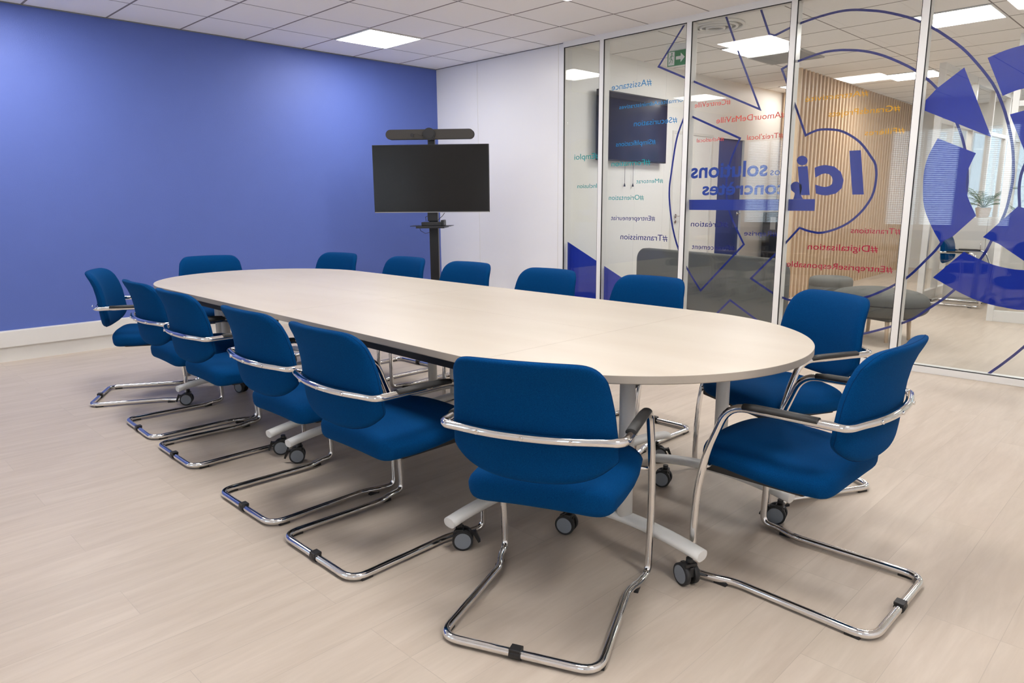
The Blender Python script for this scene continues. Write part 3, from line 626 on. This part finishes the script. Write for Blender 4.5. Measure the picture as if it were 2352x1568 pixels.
def caster(parent, x, y, ang, brake=True):
    t = bpy.data.objects.new('caster', None); t.empty_display_size = .03; C.objects.link(t); t.parent = parent; t.location = (x, y, 0); t.rotation_euler = (0, 0, ang)
    R = .0375
    for s in (-1, 1):
        w = MB(); w.cyl((s * .009, 0, R), (s * .026, 0, R), R, 28)
        w.mi = 1; w.cyl((s * .0262, 0, R), (s * .0272, 0, R), R * .80, 28); w.mi = 0
        w.build('wheel', None, t, mats=[M['caster_tyre'], M['grey_caster']])
    b = MB(); b.box(-.0085, .0085, -.026, .030, .034, .070, .004); b.box(-.024, .024, -.004, .026, .066, .081, .005); b.cyl((0, .012, .074), (0, .012, .097), .011, 14)
    if brake: b.prism([(-.010, -.036, .060), (-.010, -.056, .022), (-.010, -.064, .026), (-.010, -.048, .068)], None, (.02, 0, 0)); b.box(-.01, .01, -.05, -.02, .055, .064)
    b.build('fork', M['black_plastic'], t)
    return t
def tfoot(x, y, L, ang, cas, off=0.0):
    """column plus arched foot beam of length L along the local y axis"""
    t = bpy.data.objects.new('leg', None); t.empty_display_size = .05; C.objects.link(t); t.parent = tb; t.location = (x - bx, y - by, 0); t.rotation_euler = (0, 0, ang)
    n = 20; P = []; V = []; F = []
    for i in range(n + 1):
        s = i / n * 2 - 1; yy = s * L / 2; zc = .117 + .034 * (1 - abs(s) ** 2.0)
        for k in range(16):
            a = 2 * PI * k / 16; cx_ = math.copysign(abs(math.cos(a)) ** .75, math.cos(a)) * .029; cz = math.copysign(abs(math.sin(a)) ** .9, math.sin(a)) * .0175
            V.append((cx_, yy, zc + cz))
    for i in range(n):
        for k in range(16): F.append((i * 16 + k, i * 16 + (k + 1) % 16, (i + 1) * 16 + (k + 1) % 16, (i + 1) * 16 + k))
    m1 = MB(); m1.add(V, F, True); m1.f += [tuple(range(16))[::-1], tuple(n * 16 + k for k in range(16))]; m1.sm += [False, False]; m1.m += [0, 0]; m1.build('foot_beam', M['leg_metal'], t)
    m2 = MB(); m2.tube([(0, 0, .14), (0, 0, TZ - TH - .002)], .0265, 28, flat=1.0); m2.build('column', M['leg_metal'], t)
    m3 = MB(); m3.prism([(-.006, -.09, TZ - TH - .002), (-.006, .09, TZ - TH - .002), (-.006, .05, TZ - TH - .055), (-.006, -.05, TZ - TH - .055)], None, (.012, 0, 0)); m3.box(-.05, .05, -.10, .10, TZ - TH - .012, TZ - TH - .001, .002)
    m3.box(.026, .040, -.028, .13, TZ - TH - .056, TZ - TH - .004); m3.build('bracket', M['black_metal'], t)
    for yy, ca, br in cas: caster(t, off if yy < 0 else 0, yy, ca, br)
    return t
for x in (2.408, 3.64, 3.842, 5.05):
    tfoot(x, YC - .345, .665, 0, [(-.27, -.55 if x < 4.5 else 2.4, True), (.27, -.7, False)], (-.035 if x != 3.64 else .0) if x < 4.5 else 0.0)
    tfoot(x, YC + .355, .665, 0, [(.27, 2.3, True), (-.26, -.9, False)])
for sgn, xs_ in ((1, S2), (-1, S0)):
    for sy, yo in ((-1, -.255 if sgn > 0 else -.245), (1, .385)):
        fa = -sgn * PI / 2
        tfoot(xs_ + sgn * .275, YC + yo, .62, fa, [(.255, (-1.3 if sy > 0 else -1.95) - fa, sy > 0), (-.27, -1.22 - fa, False)])
# ------------------------------------------------------------------ screen on a pole stand
def screen_stand():
    ang = math.radians(-49.0)   # direction the screen faces
    t = empty('screen_stand', (1.27, -1.15, 0), ang + PI / 2); tag(t, 'black wheeled pole stand in the corner carrying the large screen', 'stand')
    b = MB(); b.box(-.40, .40, -.25, .25, .055, .075, .012); b.build('base_plate', M['black_metal'], t)
    for sx in (-1, 1):
        for sy in (-1, 1):
            w = MB(); w.cyl((sx * .34 - .012, sy * .2, .0275), (sx * .34 + .012, sy * .2, .0275), .0275, 20); w.box(sx * .34 - .016, sx * .34 + .016, sy * .2 - .015, sy * .2 + .015, .03, .056); w.build('caster', M['caster_tyre'], t)
    p = MB(); p.box(-.045, .045, .06, .13, .07, 1.72, .008); p.build('pole', M['black_metal'], t)
    p = MB(); p.box(-.05, .05, .02, .062, 1.05, 1.60, .004); p.build('bracket', M['black_metal'], t)
    s = MB(); s.box(-.14, .14, -.14, .16, .985, 1.003, .004); s.box(-.20, .20, -.12, .10, 1.003, 1.008); s.build('shelf', M['black_metal'], t)
    a = MB(); a.box(-.035, .035, .058, .10, 1.70, 1.86, .006); a.build('camera_bracket', M['black_metal'], t)
    tv = empty('flat_screen', (1.27, -1.15, 1.135), ang + PI / 2); tag(tv, 'large flat black screen mounted on the pole stand in the corner', 'screen')
    w2, h2 = .573, .650
    m = MB(); m.box(-w2, w2, -.012, .018, 0, h2, .004); m.box(-.35, .35, .018, .02, .08, .5); m.build('casing', M['black_plastic'], tv)
    m = MB(); m.box(-w2 + .007, w2 - .007, -.0135, -.0118, .014, h2 - .007); m.build('display', M['screen'], tv)
    m = MB(); m.box(-w2 + .004, w2 - .004, -.0145, -.0115, .001, .006); m.build('bezel_strip', M['grille'], tv)
    v = empty('video_bar', (1.27, -1.15, 1.845), ang + PI / 2); tag(v, 'long black video conference bar above the corner screen', 'video bar')
    L = .43; r = .046; pts = []
    for k in range(17): q = -PI / 2 + PI * k / 16; pts.append((L - r + r * math.cos(q), r * math.sin(q)))
    for k in range(17): q = PI / 2 + PI * k / 16; pts.append((-L + r + r * math.cos(q), r * math.sin(q)))
    m = MB(); m.prism([(x, -.02, z + .035) for x, z in pts], None, (0, .075, 0)); m.build('body', pbr('dark_mesh_cloth', (.045, .043, .040), .9, noise=.1, nscale=300), v)
    m = MB(); m.prism([(x * .992, -.0225, z * .94 + .035) for x, z in pts], None, (0, .003, 0)); m.build('grille_cloth', pbr('charcoal_cloth', (.062, .058, .053), .95, noise=.15, nscale=500), v)
    m = MB(); m.cyl((.0, -.045, .035), (0, .02, .035), .058, 32); m.cyl((0, -.052, .035), (0, -.045, .035), .047, 32); m.build('camera_lens', M['black_plastic'], v)
    m = MB(); m.cyl((-.17, -.030, .028), (-.17, -.02, .028), .018, 24); m.build('side_lens', M['black_plastic'], v)
    m = MB(); m.tube([(-.155, -.025, .034), (-.12, -.025, .040), (-.09, -.026, .026), (-.06, -.026, .020)], .0018, 6); m.build('cable', M['black_plastic'], v)
    c = MB()
    c.tube([(-.05, .03, 1.10), (-.07, 0.01, 1.09), (-.06, -.02, 1.07), (-.055, -.05, 1.055)], .003, 8)
    c.tube([(.12, .03, 1.13), (.10, 0.01, 1.10), (.07, -.02, 1.07), (.06, -.06, 1.055)], .003, 8)
    c.tube([(-.13, -.03, 1.01), (-.10, -.1, .96), (-.05, -.12, .935), (0, -.1, .95)], .0025, 8); c.build('cable', M['black_plastic'], t)
    x = empty('set_top_box', (1.27, -1.15, 1.0085), ang + PI / 2); tag(x, 'small black box lying on the shelf under the corner screen', 'electronics')
    m = MB(); m.box(-.09, .11, -.11, .05, 0.0, .035, .004); m.build('casing', M['black_plastic'], x)
    m = MB(); m.box(.10, .13, -.10, .04, 0, .055, .006); m.build('stand_foot', M['black_plastic'], x)
screen_stand()
# ------------------------------------------------------------------ the lobby beyond the glass
LX = 1.97
w = MB(); w.box(LX - .15, LX, .1, 2.06, 0, H); w.box(LX - .15, LX, 2.97, 3.16, 0, H); w.box(LX - .15, LX, 3.86, 4.95, 0, H); w.box(LX - .15, LX, 2.06, 2.97, 2.035, H); w.box(LX - .15, LX, 3.16, 3.86, 2.035, H)
w.box(LX - .15, LX - .14, 2.06, 3.86, 0, 2.035)
for y in (1.27, 1.86): w.box(LX, LX + .0015, y, y + .005, 0, H)
struct('wall_lobby', w, M['lobby_wall'], label='white lobby wall running away behind the glass')
d = empty('door_1', (LX, 2.06, 0)); tag(d, 'plain white door with steel handle in the lobby wall', kind='structure')
m = MB(); m.box(-.05, -.006, .01, .90, .005, 2.03); m.build('leaf', M['lobby_wall'], d)
m = MB(); m.box(-.14, .006, -.03, .01, 0, 2.06); m.box(-.14, .006, .90, .94, 0, 2.06); m.box(-.14, .006, .01, .90, 2.03, 2.06); m.build('door_frame', M['trim'], d)
m = MB(); m.cyl((-.004, .09, 1.04), (.008, .09, 1.04), .024, 18); m.tube(fillet([(.006, .09, 1.04, 0), (.045, .09, 1.04, .015), (.045, .20, 1.04, 0)]), .008, 10); m.cyl((-.004, .09, .97), (.008, .09, .97), .02, 16); m.build('door_handle', M['chrome'], d)
d = empty('door_2', (LX, 3.16, 0)); tag(d, 'dark glazed door beyond the white one', kind='structure')
m = MB(); m.box(-.06, -.03, .01, .69, .005, 2.03); m.build('leaf', M['reflecting_door'], d)
m = MB(); m.cyl((-.031, .62, 1.04), (-.01, .62, 1.04), .022, 16); m.tube([(-.012, .62, 1.04), (.02, .62, 1.04), (.02, .52, 1.04)], .008, 10); m.build('door_handle', M['chrome'], d)
struct('wall_lobby_end', MB().box(LX - .15, 2.83, 4.95, 5.1, 0, H), M['slat_back'], label='wood-clad end wall of the lobby recess')
def slats(name, A, B, pitch, n_off, lab, w_=.048, dep=.035):
    A = Vector(A); B = Vector(B); d = (B - A); L = d.length; d.normalize(); nrm = Vector((d.y, -d.x)); m = MB(); k = int(L / pitch)
    for i in range(k):
        a = A + d * (i * pitch + n_off); b = a + d * w_; q = [a, b, b + nrm * dep, a + nrm * dep]
        V = [(p.x, p.y, 0.0) for p in q] + [(p.x, p.y, H) for p in q]
        m.add(V, [(3, 2, 1, 0), (4, 5, 6, 7), (0, 1, 5, 4), (1, 2, 6, 5), (2, 3, 7, 6), (3, 0, 4, 7)])
    o = struct(name, m, M['light_wood'], label=lab); return o
A = Vector((3.00, 3.10)); B = Vector((2.80, 8.55))
m = MB(); m.prism([(2.89, 3.10, 0), (A.x, A.y, 0), (B.x, B.y, 0), (2.69, 8.55, 0)], None, (0, 0, H)); struct('wall_slatted', m, M['slat_back'], label='tan wall faced with vertical pale wood slats')
slats('wall_slats', (A.x + .001, A.y), (B.x + .001, B.y), .126, .0, 'vertical pale wood slats on the tan lobby wall')
slats('wall_slats.001', (LX + .01, 4.949), (2.80, 4.949), .12, .03, 'vertical wood slats at the end of the lobby recess')
# north wall with window, and far right wall
w = MB(); w.box(2.3, 3.6, YN, YN + .15, 0, H); w.box(7.6, XE, YN, YN + .15, 0, H); w.box(3.6, 7.6, YN, YN + .15, 0, .85); w.box(3.6, 7.6, YN, YN + .15, 2.4, H)
struct('wall_far_end', w, M['lobby_wall'], label='far white wall of the office, pierced by a wide window')
t = empty('window_6', (5.6, YN + .08, .85)); tag(t, 'wide far window with pale daylight', kind='structure')
m = MB()
for x in (-2.0, -1.0, -.02, .96, 1.95): m.box(x, x + .05, -.03, .03, 0, 1.55)
m.box(-1.95, 1.95, -.029, .029, 0, .05); m.box(-1.95, 1.95, -.029, .029, 1.5, 1.55); m.build('window_frame', M['white_metal'], t)
m = MB(); m.box(-1.96, 1.96, -.004, .004, .04, 1.51); m.build('pane', M['dimming_glass'], t)
# glazed office partitions
def glazed(name, A, B, posts, lab, zb=.11):
    t = empty(name, (A[0], A[1], 0), math.atan2(B[1] - A[1], B[0] - A[0])); tag(t, lab, kind='structure')
    L = math.hypot(B[0] - A[0], B[1] - A[1]); f = MB()
    f.box(.004, L - .004, -.03, .03, 0, zb, .003); f.box(.004, L - .004, -.03, .03, H - .08, H - .001); f.box(.004, L - .004, -.029, .029, 2.10, 2.15)
    for q in posts: f.box(q, q + .055, -.034, .034, 0, H)
    f.build('frame', M['white_metal'], t)
    g = MB(); g.box(.01, L - .01, -.004, .004, zb, H - .08); g.build('pane', M['glass'], t)
glazed('window_7', (5.24, 2.89), (XE, 2.89), [0, 1.15, 2.3, 3.3], 'glazed office partition with white frame, on the right')
glazed('window_8', (4.30, 4.0), (4.30, 8.6), [0, .56, 1.5, 2.5, 3.5, 4.5], 'glazed office partition running away from the room')
# wall-mounted lobby screen
s = empty('wall_screen', (LX, 1.13, 1.66)); tag(s, 'dark screen mounted on the white lobby wall, seen at an angle', 'screen')
m = MB(); m.box(.045, .085, -.645, .645, 0, .72, .004); m.box(.001, .045, -.2, .2, .2, .5); m.build('casing', M['black_plastic'], s)
m = MB(); m.box(.0848, .0865, -.632, .632, .014, .708); m.build('display', M['navy_screen'], s)
for yy in (1.05, 1.21):
    c = MB(); c.tube([(LX + .02, yy, 1.66), (LX + .02, yy, 1.42)], .0022, 6); c.tube([(LX + .02, yy, 1.425), (LX + .02, yy, 1.39)], [.004, .012], 10)
    o = c.build('hanging_cable', M['black_plastic']); tag(o, 'thin cable hanging under the lobby screen, ending in a small black plug', 'cable', 'cables under the lobby screen')
# emergency exit sign hanging from the ceiling
e = empty('exit_sign', (2.715, .9, H)); e.scale = (.68, 1, 1); tag(e, 'green exit sign with running figure and arrow hung from the lobby ceiling', 'exit sign')
m = MB(); m.box(-.175, .175, -.02, .02, -.05, 0, .004); m.build('lamp_box', M['white_metal'], e)
m = MB(); m.box(-.17, .17, -.004, .004, -.205, -.05); m.build('sign_plate', M['sign_white'], e)
m = MB(); m.box(-.165, .165, -.0055, -.0042, -.200, -.055); m.build('green_field', M['green_sign'], e)
m = MB(); m.box(-.150, -.045, -.0065, -.0056, -.192, -.063); m.build('doorway_symbol', M['sign_white'], e)
def poly(mb, pts, y0, dy): mb.prism([(a, y0, b) for a, b in pts], None, (0, dy, 0))
m = MB(); cx, cz = -.095, -.125
m.cyl((cx + .005, -.0074, cz + .045), (cx + .005, -.0066, cz + .045), .010, 14)
for a, b, w_ in (((.0, .032), (-.008, -.008), .010), ((.002, .028), (.030, .018), .005), ((.0, .028), (-.026, .012), .005), ((-.026, .012), (-.034, -.008), .005), ((-.006, -.008), (.018, -.018), .006), ((.018, -.018), (.012, -.046), .006), ((-.008, -.008), (-.018, -.032), .006), ((-.018, -.032), (-.038, -.044), .006)):
    A_ = Vector(a); B_ = Vector(b); n_ = Vector((-(B_ - A_).y, (B_ - A_).x)).normalized() * w_ * .6
    poly(m, [(cx + q.x, cz + q.y) for q in (A_ + n_, B_ + n_, B_ - n_, A_ - n_)], -.0066, -.0008)
m.build('running_figure', M['green_sign'], e)
m = MB(); poly(m, [(-.02, -.112), (.06, -.112), (.06, -.082), (.13, -.1275), (.06, -.173), (.06, -.143), (-.02, -.143)], -.0056, -.0009); m.build('arrow', M['sign_white'], e)
for sx in (-.05, .0):
    m = MB(); m.cyl((sx, -.024, -.030), (sx, -.012, -.030), .012, 14); m.build('spot_lamp', M['sign_white'], e)
# ceiling grille and round diffuser
v = empty('ceiling_grille', (3.2, 2.3, H)); tag(v, 'grey slotted ventilation grille in the lobby ceiling', 'vent')
m = MB(); m.box(-.29, .29, -.29, .29, -.006, -.001); m.build('backing', M['gasket'], v)
m = MB()
for k in range(22): y = -.28 + k * .0262; m.box(-.28, .28, y, y + .013, -.016, -.006)
m.box(-.30, .30, -.30, -.28, -.017, -.0005); m.box(-.30, .30, .28, .30, -.017, -.0005); m.box(-.30, -.28, -.28, .28, -.017, -.0005); m.box(.28, .30, -.28, .28, -.017, -.0005)
m.build('louvres', M['grille'], v)
v = empty('round_diffuser', (3.40, .42, H)); tag(v, 'round white air diffuser with concentric rings in the lobby ceiling', 'air diffuser')
for k, r in enumerate((.24, .185, .13, .075)):
    m = MB(); pts = [(r * math.cos(2 * PI * q / 40), r * math.sin(2 * PI * q / 40), -.012 - .006 * k) for q in range(40)]; m.tube(pts, .013, 8, closed=True); m.build('ring', M['white_metal'], v)
m = MB(); m.cyl((0, 0, -.001), (0, 0, -.008), .24, 40); m.build('backing', M['grille'], v)
# sofa with high rounded back
a = math.atan2(-.55, 1.85)
s = empty('sofa', (3.25, .672, 0), a); tag(s, 'long grey felt sofa with tall rounded back standing behind the glass', 'sofa')
def rrect(w_, z0, z1, r, n=10):
    out = []
    for cx_, cz_, a0 in ((w_ - r, z1 - r, 0), (-w_ + r, z1 - r, PI / 2), (-w_ + r, z0 + r, PI), (w_ - r, z0 + r, 1.5 * PI)):
        for k in range(n + 1): q = a0 + PI / 2 * k / n; out.append((cx_ + r * math.cos(q), cz_ + r * math.sin(q)))
    return out
def pillow(name, w_, z0, z1, y0, y1, r, mat, par, e=.02):
    base = rrect(w_, z0, z1, r); n = len(base); cz = (z0 + z1) / 2; rings = [(y0, e), (y0 + e * .3, e * .3), (y0 + e, 0), (y1 - e, 0), (y1 - e * .3, e * .3), (y1, e)]
    V = []; F = []
    for y, ins in rings:
        sx = (w_ - ins) / w_; sz = ((z1 - z0) / 2 - ins) / ((z1 - z0) / 2)
        for x, z in base: V.append((x * sx, y, cz + (z - cz) * sz))
    for r_i in range(5):
        for i in range(n): F.append((r_i * n + i, r_i * n + (i + 1) % n, (r_i + 1) * n + (i + 1) % n, (r_i + 1) * n + i))
    m = MB(); m.add(V, F, True); m.add([], []); m.f += [tuple(range(n))[::-1], tuple(5 * n + i for i in range(n))]; m.sm += [False, False]; m.m += [0, 0]
    return m.build(name, mat, par)
pillow('backrest', 1.01, .14, .725, -.05, .05, .125, M['grey_fabric'], s)
pillow('seat_base', .66, .14, .38, .05, .62, .04, M['grey_fabric'], s).location = (-.28, 0, 0)
pillow('seat_cushion', .65, .38, .45, .055, .64, .03, M['grey_fabric'], s).location = (-.28, 0, 0)
for sx in (-.85, .25):
    for yy in (.0, .55): m = MB(); m.tube([(sx, yy, .16), (sx * 1.02, yy, 0)], [.02, .014], 12); m.build('leg', M['light_wood'], s)
# pebble bench
s = empty('bench', (4.74, 1.16, 0), -.35); tag(s, 'grey pebble-shaped upholstered bench on wooden legs behind the glass', 'bench')
V = []; F = []; nu, nv = 48, 20
for j in range(nv + 1):
    ph = PI * j / nv - PI / 2
    for i in range(nu):
        th = 2 * PI * i / nu; cr_ = max(0, math.cos(ph)) ** .55; c_ = math.cos(th); s_ = math.sin(th)
        V.append((.42 * cr_ * math.copysign(abs(c_) ** .85, c_), .33 * cr_ * math.copysign(abs(s_) ** .85, s_) * (1 - .12 * c_), .325 + math.copysign(abs(math.sin(ph)) ** .8, math.sin(ph)) * .125))
for j in range(nv):
    for i in range(nu): F.append((j * nu + i, j * nu + (i + 1) % nu, (j + 1) * nu + (i + 1) % nu, (j + 1) * nu + i))
m = MB(); m.add(V, F, True); o = m.build('seat', M['grey_fabric'], s)
m = MB(); m.tube([(.422 * math.copysign(abs(math.cos(t_)) ** .85, math.cos(t_)), .332 * math.copysign(abs(math.sin(t_)) ** .85, math.sin(t_)) * (1 - .12 * math.cos(t_)), .325) for t_ in [2 * PI * k / 60 for k in range(60)]], .004, 6, closed=True); m.build('seam', M['black_plastic'], o)
m = MB(); m.box(-.24, .24, -.17, .17, .185, .215, .01); m.build('underframe', M['black_plastic'], s)
for x, y in ((-.20, -.14), (-.20, .14), (.20, -.14), (.20, .14)): m = MB(); m.tube([(x, y, .20), (x * 1.05, y * 1.05, 0)], [.019, .015], 12); m.build('leg', M['light_wood'], s)
# round pouf
s = empty('pouf', (4.05, 1.82, 0)); tag(s, 'round grey upholstered pouf in front of the wood slats', 'pouf')
m = MB(); prof = [(.0, .455), (.17, .453), (.20, .44), (.210, .415), (.210, .37), (.207, .365), (.210, .36), (.210, .06), (.202, .04), (.0, .04)]
V = []; F = []; n = 40
for r, z in prof:
    for k in range(n): q = 2 * PI * k / n; V.append((max(r, .001) * math.cos(q), max(r, .001) * math.sin(q), z))
for j in range(len(prof) - 1):
    for k in range(n): F.append((j * n + k, (j + 1) * n + k, (j + 1) * n + (k + 1) % n, j * n + (k + 1) % n))
m.add(V, F, True); m.build('cushion', M['grey_fabric'], s)
m = MB(); m.cyl((0, 0, 0), (0, 0, .045), .20, 32); m.build('base', M['black_plastic'], s)
# dispenser in the lobby corner
s = empty('dispenser', (2.17, 4.62, 0)); tag(s, 'tall black floor-standing dispenser at the end of the white lobby wall', 'dispenser')
m = MB(); m.box(-.16, .16, -.16, .16, 0, 1.05, .01); m.build('body', M['black_plastic'], s)
m = MB(); m.box(-.04, .04, -.164, -.158, .80, .98); m.build('tap_recess', M['grille'], s)
# cabinet, palm
s = empty('cabinet', (4.83, 4.62, 0)); tag(s, 'waist-high white office cabinet behind the office chair', 'cabinet')
m = MB(); m.box(-.38, .42, -.22, .22, 0, 1.0, .003); m.build('carcass', M['cabinet'], s)
for x0, x1 in ((-.375, .018), (.022, .415)):
    m = MB(); m.box(x0, x1, -.236, -.2205, .03, .985, .002); dd = m.build('door', M['cabinet'], s)
    m = MB(); xx = x1 - .04 if x0 < 0 else x0 + .04; m.cyl((xx, -.255, .62), (xx, -.255, .72), .005, 8); m.build('handle', M['chrome'], dd)
s = empty('potted_palm', (4.75, 4.56, 1.001)); tag(s, 'small green palm in a beige pot on the white cabinet', 'potted plant')
m = MB(); m.tube([(0, 0, 0), (0, 0, .005), (0, 0, .11), (0, 0, .115)], [.06, .062, .085, .083], 24); m.build('pot', M['terracotta'], s)
m = MB(); m.cyl((0, 0, .10), (0, 0, .117), .076, 20); m.build('soil', M['black_plastic'], s)
m = MB()
for k in range(22):
    az = k * 2.4; L = .30 + .14 * ((k * 7) % 5) / 5; up = .55 + .75 * ((k * 3) % 4) / 4; pts = []
    for i in range(9): q = i / 8; pts.append(Vector((math.cos(az) * L * q, math.sin(az) * L * q, .11 + L * up * 1.3 * q - L * (.75) * q * q)))
    m.tube(pts, [.004 * (1 - .08 * i) for i in range(9)], 5)
    for i in range(2, 9):
        for sgn in (-1, 1):
            p0 = pts[i]; side = Vector((-math.sin(az), math.cos(az), 0)) * sgn; tip = p0 + side * (.085 * (1.1 - i / 10)) + (pts[i] - pts[i - 1]) * 1.3 + Vector((0, 0, -.018)); wv = (pts[i] - pts[i - 1]).normalized() * .006
            m.add([p0 - wv, p0 + wv, tip, p0 - wv + Vector((0, 0, .0015)), p0 + wv + Vector((0, 0, .0015)), tip + Vector((0, 0, .001))], [(0, 1, 2), (5, 4, 3), (0, 3, 4, 1), (1, 4, 5, 2), (2, 5, 3, 0)])
m.build('leaves', M['leaf'], s)
